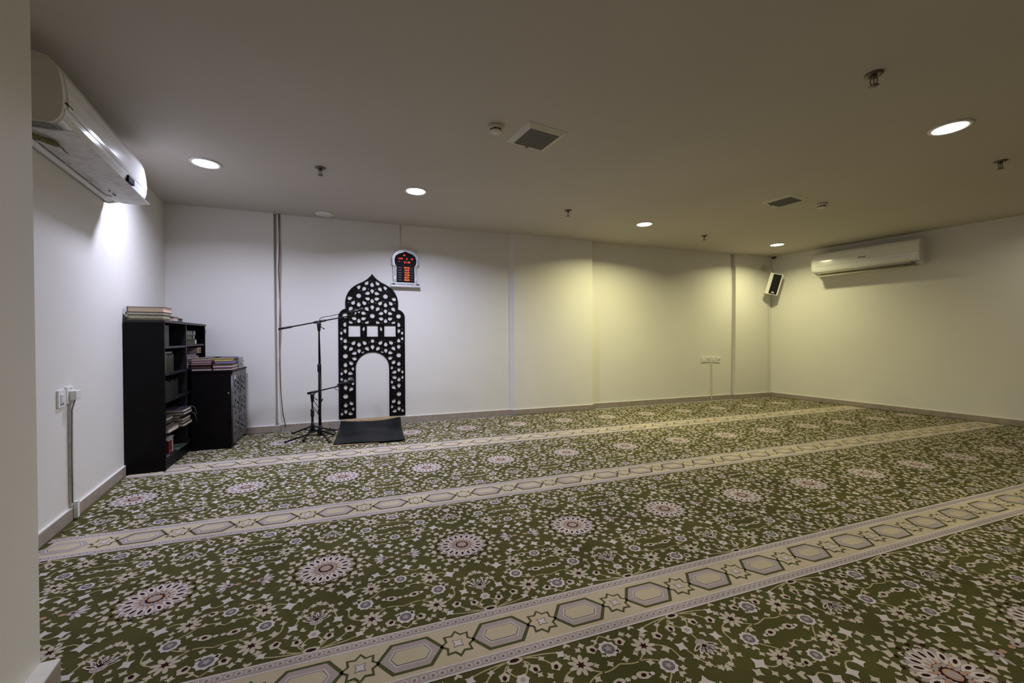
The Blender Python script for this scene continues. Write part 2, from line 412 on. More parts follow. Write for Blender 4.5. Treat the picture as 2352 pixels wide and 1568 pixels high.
me = bpy.data.meshes.new('carpet'); me.from_pydata(V3, [], FC)
for m in CMATS: me.materials.append(m)
me.polygons.foreach_set('material_index', MI)
carpet = bpy.data.objects.new('carpet', me); COL.objects.link(carpet)
tag(carpet, 'wall-to-wall moss green prayer carpet with floral medallions and beige border rows', 'carpet')

# ------------------------------------------------------------------ ceiling downlights
def emis(name, c, s):
    return mat(name, (0.9, 0.9, 0.9), 0.4, emit=c, es=s, noise=0.01)
LLAB = ['cool white round downlight nearest the left wall air conditioner', 'cool white round downlight above the ornate arch panel',
        'warm white round downlight in front of the wall pilaster', 'warm white round downlight nearest the corner loudspeaker',
        'round white downlight with grey rim at the right edge of the picture']
for i, (x, y, c, pw) in enumerate(LAMPS):
    t = empty('downlight', (x, y, ZC), 0, LLAB[i] if i < 5 else 'round downlight behind the viewer', 'ceiling light', 'recessed ceiling downlights')
    MB().lathe([(.088, 0), (.112, 0), (.112, -.006), (.104, -.011), (.092, -.010), (.088, -.004)], 40).build('rim', PLA, t)
    key = 'lens_%d' % (0 if c is COOL else 1 if c is WARM else 2)
    lc = (0.97, 0.97, 1.0) if c is COOL else (1.0, 0.99, 0.90) if c is WARM else (1, .98, .95)
    MB().lathe([(.090, -.003), (.089, -.008), (.07, -.0105), (.04, -.012), (0.0001, -.0125)], 36).build('lens', emis(key, lc, 9.0), t)
    ld = bpy.data.lights.new('lamp_light', 'AREA'); ld.shape = 'DISK'; ld.size = 0.16; ld.color = c; ld.energy = pw; ld.spread = LAMP_SPREAD
    lo = bpy.data.objects.new('lamp_light', ld); COL.objects.link(lo); lo.parent = t; lo.location = (0, 0, -.016)

# ------------------------------------------------------------------ other ceiling fittings
def sprinkler():
    t = empty('sprinkler_head', (0, 0, 0))
    MB().lathe([(.030, 0), (.042, -.001), (.040, -.008), (.018, -.012), (.016, -.004)], 24).build('escutcheon', CHR, t)
    b = MB(); b.lathe([(.012, 0), (.013, -.022), (.009, -.026), (.0001, -.027)], 12)
    for s in (-1, 1): b.tube([(s * .010, 0, -.022), (s * .016, 0, -.034), (s * .013, 0, -.050), (s * .003, 0, -.062)], .0028, 6)
    b.tube([(0, 0, -.026), (0, 0, -.060)], .0026, 6); b.build('frame', CHR, t)
    b = MB(); b.lathe([(.0001, -.062), (.022, -.0625), (.023, -.0655), (.0001, -.066)], 16); b.build('deflector', CHR, t)
    return t
SP = [((-.373, 3.834), 'small ceiling sprinkler between the two cool white downlights'),
      ((2.177, 4.196), 'small ceiling sprinkler between the ceiling speaker grille and the pilaster downlight'),
      ((4.581, 4.605), 'small distant ceiling sprinkler between the two warm downlights'),
      ((2.656, 1.467), 'largest ceiling sprinkler, dark with a wide deflector, upper right'),
      ((4.979, 1.844), 'dark ceiling sprinkler at the right edge below the big downlight')]
s0 = sprinkler()
for i, ((x, y), l) in enumerate(SP):
    s = s0 if i == 0 else copy_tree(s0)
    s.location = (x, y, ZC); s.rotation_euler.z = .7 + i * .5; tag(s, l, 'sprinkler', 'sprinkler heads on the ceiling')
def detector():
    t = empty('smoke_detector')
    MB().lathe([(.050, 0), (.053, -.004), (.052, -.022), (.046, -.026)], 28).build('base', PLC, t)
    b = MB(); b.lathe([(.040, -.026), (.040, -.036)], 24)
    b.build('sensing_chamber', SLOT, t)
    b = MB(); b.lathe([(.0001, -.048), (.028, -.047), (.041, -.041), (.043, -.036), (.040, -.035), (.0001, -.035)], 28)
    for k in range(8):
        a = 2 * pi * k / 8; M = Matrix.Rotation(a, 4, 'Z'); b.box((.037, -.003, -.037), (.045, .003, -.025), M)
    b.build('cap', PLC, t); return t
d0 = detector()
for i, ((x, y), l) in enumerate([((.841, 2.69), 'round white smoke detector beside the nearer ceiling grille'), ((4.708, 3.084), 'round white smoke detector beside the farther ceiling grille')]):
    d = d0 if i == 0 else copy_tree(d0)
    d.location = (x, y, ZC); tag(d, l, 'smoke detector', 'smoke detectors')
def grille():
    t = empty('ceiling_grille'); a, i_ = .165, .122
    b = MB()
    for k in range(4):
        M = Matrix.Rotation(k * pi / 2, 4, 'Z')
        b._new([M @ Vector(v) for v in [(-a, -a, -.002), (a, -a, -.002), (i_, -i_, -.020), (-i_, -i_, -.020), (-a, -a, 0), (a, -a, 0), (i_, -i_, -.006), (-i_, -i_, -.006)]],
               [(0, 1, 2, 3), (4, 7, 6, 5), (3, 2, 6, 7), (0, 4, 5, 1)])
    b.build('frame', PLC, t)
    b = MB(); b.box((-i_, -i_, -.016), (i_, i_, -.008))
    for k in range(24): x = -i_ + .0102 * (k + .5); b.box((x - .0015, -i_, -.0185), (x + .0015, i_, -.016))
    b.build('mesh_panel', GREY, t)
    MB().box((-.012, i_ + .010, -.0185), (.012, i_ + .020, -.013)).build('badge', DK, t); return t
g0 = grille()
for i, ((x, y), l) in enumerate([((1.164, 2.739), 'square framed grille on the ceiling near the room centre'), ((4.208, 3.135), 'square framed grille on the ceiling farther right')]):
    g = g0 if i == 0 else copy_tree(g0)
    g.location = (x, y, ZC); g.rotation_euler.z = PHI; tag(g, l, 'ceiling grille', 'square ceiling grilles')
t = empty('ceiling_blanking_disc', (-.472, 5.243, ZC), 0, 'flat round white blank cap on the ceiling by the back wall', 'ceiling disc')
MB().lathe([(.075, 0), (.098, 0), (.096, -.008), (.080, -.013)], 36).build('rim', PLA, t)
MB().lathe([(.080, -.006), (.078, -.013), (.0001, -.014)], 36).build('cover_plate', PLA, t)
t = empty('security_camera', (6.86, 5.30, ZC), 0, 'small black dome camera on the ceiling in the far corner', 'security camera')
MB().lathe([(.050, 0), (.052, -.022), (.044, -.030)], 28).build('base', PLC, t)
MB().lathe([(.042, -.028), (.040, -.045), (.030, -.060), (.014, -.068), (.0001, -.070)], 24).build('dome', DK, t)

# ------------------------------------------------------------------ air conditioners
def aircon(loc, rz, label, left):
    t = empty('air_conditioner', loc, rz, label, 'air conditioner', 'wall mounted air conditioners'); W = .65
    prof = [(.012, .02), (.012, .345), (.03, .352), (.15, .352), (.185, .345), (.208, .325), (.222, .29), (.232, .22), (.236, .15), (.232, .10), (.222, .072), (.205, .052), (.190, .046), (.12, .060), (.06, .035), (.03, .015)]
    MB().prism(prof, -W + .012, W - .012).build('body', PLA, t)
    fp = [(.150, .356), (.190, .349), (.213, .328), (.227, .292), (.238, .22), (.242, .15), (.240, .132), (.236, .132), (.232, .15), (.228, .22), (.217, .288), (.205, .320), (.186, .341), (.150, .348)]
    MB().prism(fp, -W + .055, W - .004, smooth=False).build('front_panel', PLG, t)
    lp = [(.2385, .126), (.236, .10), (.226, .070), (.208, .049), (.203, .053), (.220, .075), (.229, .10), (.231, .126)]
    MB().prism(lp, -W + .03, W - .03).build('lower_trim', PLG, t)
    for s in (-1, 1):
        ep = [(.0, .012), (.0, .350), (.15, .355), (.188, .347), (.211, .327), (.226, .291), (.236, .22), (.240, .15), (.236, .10), (.225, .069), (.206, .047), (.19, .040), (.12, .035), (.03, .006)]
        MB().prism(ep, s * W, s * (W - .013)).build('end_cap', PLC if s < 0 and left else PLA, t)
    # outlet and louver flap standing open
    b = MB(); b.box((.045, -W + .05, .028), (.175, W - .10, .050)); b.build('air_outlet', PLC if not left else PLS, t)
    M = Matrix.Translation((.145, 0, .010)) @ Matrix.Rotation(R(2), 4, 'Y') if left else Matrix.Translation((.150, 0, -.016)) @ Matrix.Rotation(R(20), 4, 'Y')
    b = MB(); pr = [(-.075, .004), (-.03, .0), (.05, .004), (.118, .018), (.120, .022), (.05, .010), (-.03, .006), (-.075, .009)]
    b.prism(pr, -W + .03, W - .035, M=M); b.build('louver', PLS if left else PLC, t)
    b = MB(); pr = [(-.13, .030), (-.09, .002), (-.082, .002), (-.122, .034)]
    b.prism(pr, -W + .05, W - .08, M=M); b.build('rear_louver', PLS if left else PLC, t)
    for k, yy in enumerate((-.45, -.15, .15, .45)):
        MB().box((.075, yy - .004, .004), (.10, yy + .004, .034)).build('hinge', PLA, t)
    ly = 0.02
    b = MB()
    for k in range(5):
        x = ly - .045 + k * .019
        b.box((.2425, x, .184), (.2435, x + .005, .203)); b.box((.2425, x + .005, .184 if k % 2 else .198), (.2435, x + .014, .189 if k % 2 else .203))
    b.build('logo', DK, t) if not left else None
    if left:
        b = MB(); b.box((.236, -.62, .150), (.2435, -.555, .156)); b.build('logo', DK, t)
        b = MB(); b.box((.2260, .235, .072), (.2455, .350, .112), bev=.002); b.build('display_window', mat('smoked_window', (.004, .004, .005), .7, spec=.05, noise=.05), t)
        MB().tube([(.05, -.62, .0), (.075, -.60, -.006), (.10, -.575, -.009), (.125, -.545, -.009), (.145, -.51, -.007), (.155, -.48, -.004), (.158, -.455, -.002)], [.011, .0125, .013, .013, .014, .013, .006], 10).build('insulation_sleeve', mat('olive_foam', (.16, .13, .05), .8, noise=.3, nscale=40), t)
        MB().tube([(.158, -.455, -.001), (.165, -.44, -.006), (.160, -.41, -.008), (.165, -.39, -.009)], .004, 8).build('drain_clip', CHR, t)
        for yy in (.30, .37, .40): MB().lathe([(.006, 0), (.006, -.004), (.0001, -.005)], 10, Matrix.Translation((.13, yy, .008))).build('screw', DK, t)
    else:
        b = MB()
        for k in range(7): b.box((.2405, .20 + k * .018, .235), (.2428, .212 + k * .018, .239))
        b.build('reflection_dashes', mat('reflection_white', (.9, .9, .9), .4, noise=.01), t)  # white dashes stand in for a light reflection on the front panel
    return t
EX = Vector((cos(PHI), sin(PHI), 0)); EY = Vector((-sin(PHI), cos(PHI), 0))
BLc = Vector((XL, 5.3946, 0)); BRc = Vector((XR, 5.3946, 0))
pl = BLc + EY * -2.29; aircon((pl.x, pl.y, 2.075), PHI, 'white split air conditioner on the left wall seen from below', True)
pr_ = BRc + EY * -1.36; aircon((pr_.x, pr_.y, 2.090), PHI + pi, 'white split air conditioner on the right wall near the corner', False)

# ------------------------------------------------------------------ loudspeaker in the corner
t = empty('loudspeaker', (6.80, 5.27, 2.03), 0, 'white wedge shaped loudspeaker with black grille tilted in the far corner', 'loudspeaker')
yaw = math.atan2(-5.27, -6.80) + pi / 2 + .35
Ms = Matrix.Rotation(yaw, 4, 'Z') @ Matrix.Rotation(R(13), 4, 'Y') @ Matrix.Rotation(R(7), 4, 'X')
# local: front towards -y, x to the viewer's right
b = MB(); b.prism([(-.105, -.05), (.105, -.05), (.098, -.02), (.030, .115), (-.030, .115), (-.098, -.02)], -.185, .185, 'xy', M=Ms); b.build('cabinet', PLA, t)
b = MB(); b.box((-.048, -.060, -.17), (.078, -.049, .17), Ms); b.build('grille', DK, t)
b = MB(); b.box((-.010, -.063, -.155), (.034, -.060, -.138), Ms); b.build('badge', PLA, t)
b = MB(); b.tube([(.02, .06, .22), (.06, .10, .30), (-.02, .13, .30)], .006, 6); b.box((-.05, .125, .26), (.05, .132, .34)); b.build('bracket', PLC, t)
ca = MB().tube([(6.83, 5.36, 1.85), (6.87, 5.418, 1.7), (6.90, 5.432, 1.2), (6.905, 5.433, .5), (6.905, 5.432, .09), (6.905, 5.42, .02)], .004, 6).build('speaker_cable', PLC)
tag(ca, 'thin pale cable running down the corner below the loudspeaker', 'cable')

# ------------------------------------------------------------------ pierced arch panel (mihrab)
def mir(pts): return pts + [(-a, b_) for a, b_ in reversed(pts) if abs(a) > 1e-6]
K = 0.0006735
def zc(y): return 1.903 - (y - 195) * K
half = [(0, zc(195)), (.022, zc(240)), (.062, zc(300)), (.114, zc(352)), (.160, zc(385)), (.205, zc(425)), (.245, zc(475)), (.278, zc(540)), (.302, zc(620)), (.314, zc(700)), (.316, zc(780)), (.312, zc(852)),
        (.342, zc(868)), (.372, zc(905)), (.390, zc(950)), (.397, zc(1000)), (.397, .092), (.200, .092), (.200, .720)]
arch = [(.200 * cos(a), .720 + .198 * sin(a)) for a in [k * pi / 2 / 8 for k in range(1, 9)]]
outer = half + arch
outer = outer[:-1] + [(0.0, .918)]
full = mir(outer)
full = outer + [(-a, b_) for a, b_ in reversed(outer) if abs(a) > 1e-6]
def pip(x, y, P):
    c = False; n = len(P); j = n - 1
    for i in range(n):
        if (P[i][1] > y) != (P[j][1] > y) and x < (P[j][0] - P[i][0]) * (y - P[i][1]) / (P[j][1] - P[i][1]) + P[i][0]: c = not c
        j = i
    return c
def dseg(px, py, a, b_):
    vx, vy = b_[0] - a[0], b_[1] - a[1]; l = vx * vx + vy * vy
    t_ = max(0, min(1, ((px - a[0]) * vx + (py - a[1]) * vy) / l)) if l else 0
    return math.hypot(px - a[0] - t_ * vx, py - a[1] - t_ * vy)
WINS = [(-.282, -.143), (-.066, .066), (.143, .282)]
WZ = (1.112, 1.252)
def okpt(x, y):
    if not pip(x, y, full): return False
    if min(dseg(x, y, full[i], full[(i + 1) % len(full)]) for i in range(len(full))) < .019: return False
    for a, b_ in WINS:
        if a - .024 < x < b_ + .024 and WZ[0] - .024 < y < WZ[1] + .024: return False
    return True
holes = []
def hole(pts, minr=.006):
    cx = sum(p[0] for p in pts) / len(pts); cy = sum(p[1] for p in pts) / len(pts)
    if not okpt(cx, cy): return
    out = []
    for p in pts:
        t0 = 1.0
        if not okpt(*p):
            lo, hi = 0.0, 1.0
            for _ in range(7):
                md = (lo + hi) / 2
                if okpt(cx + (p[0] - cx) * md, cy + (p[1] - cy) * md): lo = md
                else: hi = md
            t0 = lo
        out.append((cx + (p[0] - cx) * t0, cy + (p[1] - cy) * t0))
    ar = abs(sum(out[i][0] * out[(i + 1) % len(out)][1] - out[(i + 1) % len(out)][0] * out[i][1] for i in range(len(out)))) / 2
    if ar > minr * minr: holes.append(out)
def tear(cx, cy, ang, l=.034, wd=.0205):
    # round end away from the star, tip towards it
    c, s = cos(ang), sin(ang)
    pts = [(-l, 0), (-l * .45, wd * .62), (0, wd), (l * .45, wd * .95), (l * .80, wd * .55), (l * .95, 0), (l * .80, -wd * .55), (l * .45, -wd * .95), (0, -wd), (-l * .45, -wd * .62)]
    return [(cx + a * c - b_ * s, cy + a * s + b_ * c) for a, b_ in pts]
AX, AY = 0.1595, 0.2505
rk = .107
seen = []
for pas in range(3):
    for iy in range(-5, 8):
        for ix in range(-4, 5):
            if (ix + iy) % 2: continue
            cx, cy = ix * AX, 1.375 + iy * AY
            if pas == 0:
                hole(star(cx, cy, .034, .027, 10, pi / 20))
                for k in range(10):
                    a = R(90 + 36 * k); hole(tear(cx + rk * cos(a), cy + rk * sin(a), a, .034, .0235))
                for s in (1, -1): hole(tear(cx + AX, cy + s * .060, pi / 2 * s, .032, .0225))
            elif pas == 1:
                for sx in (1, -1):
                    for sy in (1, -1): hole(star(cx + sx * .1165, cy + sy * .0865, .0125, .006, 4, .4), .003)
            else:
                for k in range(10):
                    a = R(108 + 36 * k); x, y = cx + .064 * cos(a), cy + .064 * sin(a)
                    hole([(x + .011 * cos(a), y + .011 * sin(a)), (x - .0045 * sin(a), y + .0045 * cos(a)), (x - .011 * cos(a), y - .011 * sin(a)), (x + .0045 * sin(a), y - .0045 * cos(a))], .003)
holes2 = []
for hgl in holes:      # drop any hole that would run into an earlier one
    cx = sum(p[0] for p in hgl) / len(hgl); cy = sum(p[1] for p in hgl) / len(hgl)
    r0 = max(math.hypot(p[0] - cx, p[1] - cy) for p in hgl)
    bad = False
    for c2, r2, g2 in holes2:
        if math.hypot(c2[0] - cx, c2[1] - cy) < r0 + r2:
            if any(pip(p[0], p[1], g2) for p in hgl) or any(pip(p[0], p[1], hgl) for p in g2) or pip(cx, cy, g2) or \
               min(math.hypot(p[0] - q[0], p[1] - q[1]) for p in hgl for q in g2) < .0025: bad = True; break
    if not bad: holes2.append(((cx, cy), r0, hgl))
hl = [g for _, _, g in holes2]
for a, b_ in WINS: hl.append([(a, WZ[0]), (b_, WZ[0]), (b_, WZ[1]), (a, WZ[1])])
o = cutout('mihrab_panel', full, hl, .010, MIH)
o.location = (.055, 5.4335, 0); o.rotation_euler = (pi / 2, 0, 0)
tag(o, 'black pierced arch shaped panel with star lattice standing against the back wall', 'mihrab panel')

# ------------------------------------------------------------------ prayer time clock
t = empty('prayer_clock', (.462, 5.438, 1.745), 0, 'silver arched digital prayer time clock with red digits on the wall', 'clock')
SIL = mat('silver_plastic', (.62, .62, .63), .28, metal=.35, noise=.03, nscale=10); SLD = mat('clock_face', (.003, .003, .004), .5, spec=.12, noise=.1)
RED = mat('red_led', (.3, .02, .01), .5, emit=(1.0, .07, .03), es=1.6, noise=.01); ORG = mat('orange_led', (.4, .1, .02), .5, emit=(1.0, .16, .05), es=2.0, noise=.01)
WLED = mat('grey_print', (.16, .17, .17), .5, noise=.05)
def FM(y=0): return Matrix.Translation((0, y, 0)) @ Matrix.Rotation(pi / 2, 4, 'X')
hw = .150
fo = [(hw, .06), (hw, .27), (hw + .018, .30), (hw + .018, .38), (hw - .002, .42), (hw - .035, .455), (.07, .478), (.03, .488), (0, .508)]
oh = mir(fo); oh = [(a, b_) for a, b_ in fo] + [(-a, b_) for a, b_ in reversed(fo) if a > 0]
fi = [(.112, .06), (.112, .265), (.134, .305), (.138, .355), (.122, .400), (.085, .430), (.04, .445), (0, .462)]
ih = fi + [(-a, b_) for a, b_ in reversed(fi) if a > 0]
o = cutout('frame', oh, [ih], .022, SIL, t, .002); o.matrix_local = FM(-.030)
b = MB(); b.prism([(a * .96, b_) for a, b_ in oh], -.030, -.004); b.build('housing', SIL, t)
o = cutout('display_face', ih, [], .004, SLD, t); o.matrix_local = FM(-.032)
for s in (-1, 1):
    MB().lathe([(.012, .062), (.012, .078), (.008, .084), (.008, .245), (.012, .252), (.016, .270), (.016, .280)], 16, Matrix.Translation((s * (hw - .018), -.044, 0))).build('column', SIL, t)
    for off in (.004, .020):
        b = MB(); pts = [(s * (a - off * .8), -.044, b_ - off) for a, b_ in fo[2:]]; b.tube(pts, .0045, 8); b.build('arch_moulding', SIL, t)
b = MB(); b.box((-.180, -.060, .018), (.180, -.002, .058), bev=.003); b.box((-.186, -.064, 0), (.186, -.002, .018), bev=.002); b.build('plinth', SIL, t)
for s in (-1, 1): MB().box((s * .150 - .016, -.062, .030), (s * .150 + .016, -.0598, .046)).build('label_plate', DK, t)
for k0 in (0, 8):
    b = MB()
    for k in range(k0, k0 + 7): b.box((-.103 + k * .0145, -.0612, .035), (-.097 + k * .0145, -.0600, .042))
    b.box((-.103 + k0 * .0145, -.0605, .0335), (-.097 + (k0 + 6) * .0145, -.0600, .0345)); b.build('plinth_lettering', WLED, t)
def ct(body, x, z, size, m, nm='digits'): return text_mesh(nm, body, size, m, t, Matrix.Translation((x, -.0350, z)) @ Matrix.Rotation(pi / 2, 4, 'X'))
ct('05', -.012, .412, .028, RED); ct('1443', -.062, .368, .030, RED); ct('8', .018, .366, .030, RED); ct('18', .080, .366, .030, RED); ct('21:48', .020, .322, .036, RED); ct('*', -.075, .325, .030, RED); ct('.', .060, .290, .03, RED)
for k, s in enumerate(('04:34', '12:47', '16:37', '19:30', '20:51', '05:02')):
    ct(s, .018, .252 - k * .0315, .030, ORG)
for k in range(6):
    z = .252 - k * .0315
    MB().box((-.092, -.0362, z - .004), (-.048, -.0355, z + .003)).build('printed_caption', WLED, t); MB().box((.062, -.0362, z - .003), (.096, -.0355, z + .002)).build('printed_caption', WLED, t)
c_ = MB(); c_.tube([(.402, 5.433, ZC), (.402, 5.434, 2.40), (.404, 5.434, 2.268)], .005, 8); c_ = c_.build('clock_cable', PLC); tag(c_, 'thin pale cable from the ceiling down to the prayer clock', 'cable')

# ------------------------------------------------------------------ wall wiring
t = empty('cable_trunking', (-.992, 5.456, .09), 0, 'narrow white trunking strip running up the back wall beside loose red wires', 'trunking')
MB().box((-.012, -.018, 0), (.010, .018, ZC - .09)).build('channel', PLA, t)
RW = mat('pink_insulation', (.42, .22, .20), .5, noise=.1); BRW = mat('brown_insulation', (.07, .035, .025), .5, noise=.1)
def sag(x, pts, r, m, name, label):
    o = MB().tube([(x + a, 5.43 + c, z) for a, c, z in pts], r, 7).build(name, m); return tag(o, label, 'cable')
sag(-.985, [(0.006, -.006, ZC), (.010, -.002, 2.2), (0, -.004, 1.9), (.014, -.004, 1.5), (.004, -.004, 1.1), (.006, -.004, .75), (.012, -.005, .45), (.030, -.008, .22), (.060, -.014, .06)], .0042, BRW, 'brown_wire', 'dark brown wire hanging loosely down the back wall beside the trunking')
sag(-.976, [(0.006, -.006, ZC), (.004, -.004, 2.3), (.014, -.004, 2.0), (.004, -.004, 1.6), (.010, -.004, 1.2), (-.008, -.004, .8), (0, -.004, .5), (.022, -.006, .20), (.055, -.012, .05)], .0042, RW, 'pink_wire', 'pink wire hanging loosely down the back wall beside the trunking')
# sockets on the left wall
def plate(t, y0, y1, z0, z1, x=.010, nm='face_plate'):
    return MB().box((0, y0, z0), (x, y1, z1), bev=.002).build(nm, PLA, t)
p_ = BLc + EY * -2.325
t = empty('wall_switch', (p_.x, p_.y, .70), PHI, 'square white switch plate on the left wall, left of its twin', 'wall switch')
plate(t, -.045, .043, 0, .10); MB().box((.010, -.022, .03), (.014, .020, .075), bev=.001).build('rocker', PLG, t); MB().box((.010, -.025, .012), (.0106, .020, .022)).build('marking', GREY, t)
p_ = BLc + EY * -2.225
t = empty('wall_socket', (p_.x, p_.y, .71), PHI, 'white socket with a plug box above the trunking on the left wall', 'wall socket')
plate(t, -.045, .045, 0, .10); b = MB(); b.box((.010, -.02, .02), (.042, .05, .075), bev=.004); b.build('plug', PLA, t)
for dz in (.083, .088): MB().box((.010, .0, dz), (.0106, .010, dz + .003)).build('pin_hole', DK, t)
t = empty('wall_conduit', (p_.x, p_.y, .01), PHI, 'vertical grey white trunking below the left wall socket', 'trunking')
MB().box((0, -.010, .075), (.012, .030, .70)).build('channel', PLS, t)
MB().box((.013, .006, 0), (.032, .034, .098)).build('end_piece', PLA, t)
MB().tube([(.016, -.013, .10), (.016, -.012, .4), (.018, -.010, .66), (.030, 0, .72)], .004, 6).build('cord', GREY, t)
# sockets on the back wall
for k, l in enumerate(('leftmost of four white wall modules on the back wall', 'second of four white wall modules on the back wall', 'third of four white wall modules, above the thin conduit', 'rightmost of four white wall modules, lower with a dark dot')):
    x = 5.385 + k * .105
    t = empty('socket_module', (x, 5.48, .660 - (.012 if k == 3 else 0)), 0, l, 'wall socket', 'white socket modules on the back wall')
    MB().box((0, -.012, 0), (.095, 0, .095), bev=.002).build('face_plate', PLA, t)
    MB().box((.02, -.016, .03), (.075, -.012, .07), bev=.001).build('insert', PLC if k % 2 else PLG, t)
    if k == 3: MB().lathe([(.007, 0), (.007, .002), (.0001, .0021)], 10, Matrix.Translation((.082, -.012, .055)) @ Matrix.Rotation(pi / 2, 4, 'X')).build('indicator', DK, t)
o = MB().box((5.592, 5.466, .01), (5.612, 5.480, .658)).build('conduit_strip', PLC); tag(o, 'thin vertical conduit strip under the back wall sockets', 'trunking')

# ------------------------------------------------------------------ books
def cmt(c, n=None):
    c = tuple(x * .62 for x in c)
    k = 'cover_%02x%02x%02x' % tuple(int(255 * x) for x in c); return mat(k, c, .5, noise=.12, nscale=30)
def pmt(c):
    k = 'pages_%02x%02x%02x' % tuple(int(255 * x) for x in c); return mat(k, c, .85, noise=.12, nscale=120)
PC = (.62, .55, .46)
def book(M, wd, dp, th, cover, pages=PC, label='', group=None, extra=None, name='book'):
    """local: spine along y at x=0, fore edge at x=wd, thickness z; M places it"""
    t = empty(name); t.matrix_world = M; tag(t, label, 'book', group)
    c = min(.004, th * .14); b = MB()
    b.box((0, 0, 0), (wd, dp, c)); b.box((0, 0, th - c), (wd, dp, th)); b.box((0, 0, c), (c, dp, th - c)); b.build('cover', cmt(cover), t)
    MB().box((c, .004, c), (wd - .005, dp - .004, th - c)).build('pages', pmt(pages), t)
    if extra: extra(t)
    return t
def TR(x, y, z, rz=0, rx=0, ry=0): return Matrix.Translation((x, y, z)) @ Matrix.Rotation(rz, 4, 'Z') @ Matrix.Rotation(ry, 4, 'Y') @ Matrix.Rotation(rx, 4, 'X')

# ------------------------------------------------------------------ bookcase
BKR = R(4.5); BK = TR(-1.588, 4.128, 0, BKR); BD, BLn, BH = .255, 1.205, 1.250
t = empty('bookcase', (-1.588, 4.128, 0), BKR, 'tall black open bookcase standing against the left wall', 'bookcase')
def bx(nm, a, b_, m=WEN, p=None): return MB().box(a, b_, bev=.0012).build(nm, m, p or t)
bx('side_panel', (-BD, 0, 0), (0, .018, BH - .02)); bx('side_panel', (-BD, BLn - .018, 0), (0, BLn, BH - .02)); bx('top_panel', (-BD, -.004, BH - .02), (.006, BLn + .012, BH), WENE)
bx('divider', (-BD + .006, .572, .098), (-.004, .592, BH - .02), WENE); bx('back_panel', (-BD, .018, 0), (-BD + .006, BLn - .018, BH - .02)); bx('plinth', (-.02, .018, 0), (-.006, BLn - .018, .085))
bx('bottom_shelf', (-BD + .006, .018, .085), (-.003, BLn - .018, .103), WENE)
for z in (1.013, .783, .556, .285): bx('shelf', (-BD + .006, .018, z), (-.006, .572, z + .018), WENE)
for z in (1.020, .790, .556, .285): bx('shelf', (-BD + .006, .592, z), (-.006, BLn - .018, z + .018), WENE)

# lying flat: M origin at min corner
def flat(x, y, z, wd, dp, th, cover, pages, label, rz=0, group=None, F=BK, **k):
    """near face (towards -y) shows the page ends; x extent wd, y extent dp"""
    return book(F @ TR(x, y, z, rz), wd, dp, th, cover, pages, label, group, **k)
def fore(x, y, z, dp, wl, th, cover, pages, label, rz=0, group=None, F=BK, **k):
    """fore edge looks towards +x: dp is depth in x"""
    return book(F @ TR(x - dp, y, z, rz), dp, wl, th, cover, pages, label, group, **k)
def upright(y, z, hgt, dp, th, cover, pages, label, x=-.012, group=None, F=BK, tilt=0, **k):
    """spine towards +x"""
    M = F @ Matrix.Translation((x, y, z)) @ Matrix.Rotation(tilt, 4, 'X') @ Matrix(((-1, 0, 0, 0), (0, 0, 1, 0), (0, 1, 0, 0), (0, 0, 0, 1)))
    return book(M, dp, hgt, th, cover, pages, label, group, **k)
GT = 'books lying on top of the bookcase'
flat(-.243, .015, BH, .236, .16, .010, (.10, .05, .03), (.6, .5, .4), 'thin brown book at the bottom of the pile on the bookcase top', 0, GT)
flat(-.236, .010, BH + .010, .232, .17, .030, (.30, .36, .10), (.66, .62, .50), 'green book under the big cream book on the bookcase', .02, GT)
flat(-.246, .005, BH + .041, .246, .18, .022, (.05, .03, .03), (.74, .68, .58), 'pale paged book just below the topmost on the bookcase', 0, GT)
flat(-.240, .008, BH + .0635, .238, .19, .044, (.22, .10, .06), (.78, .62, .46), 'big thick cream paged book topmost on the bookcase', 0, GT)
fore(-.005, .26, BH, .15, .12, .040, (.06, .02, .02), (.66, .48, .42), 'small red book beside the pile on the bookcase', 0, GT)
fore(-.005, .42, BH, .15, .10, .032, (.05, .05, .06), (.10, .10, .11), 'small dark grey book by itself on the bookcase top', .1, GT)
GU = 'dark upright books in the top left compartment'
for k in range(5): upright(.026 + k * .026, 1.032, .178, .17, .020, (.05 + .012 * (k % 2), .047, .045), (.2, .18, .15), 'one of five slim dark upright books in the top left compartment', group=GU)
GO = 'upright books in the second left compartment'
upright(.022, .802, .165, .18, .062, (.12, .11, .035), (.2, .2, .1), 'thick olive book upright at the left end of the second shelf', group=GO)
for k in range(5): upright(.088 + k * .034, .802, .160 - .006 * (k % 2), .18, .031, (.022, .028, .012), (.08, .08, .05), 'one of five dark green volumes beside the thick olive book', group=GO)
flat(-.20, .03, .9685, .19, .20, .016, (.08, .08, .08), (.2, .2, .18), 'thin grey book lying across the olive and green volumes', 0)
GW = 'black volumes on the third shelf'
def marks(th, n=4):
    def f(t):
        b = MB()
        for i in range(n): z = .02 + i * .036; b.box((-.0008, z, th * .25), (.0, z + .014, th * .75))
        b.build('spine_label', cmt((.42, .42, .40)), t)
    return f
upright(.026, .576, .165, .18, .040, (.012, .012, .010), (.2, .2, .2), 'black volume with pale spine marks at the left end of the third shelf', group=GW, extra=marks(.040))
for k in range(7): upright(.068 + k * .042, .576, .160 - .008 * (k % 3), .18, .040, (.014, .016, .010), (.1, .1, .08), 'one of seven plain black volumes on the third shelf', group=GW)
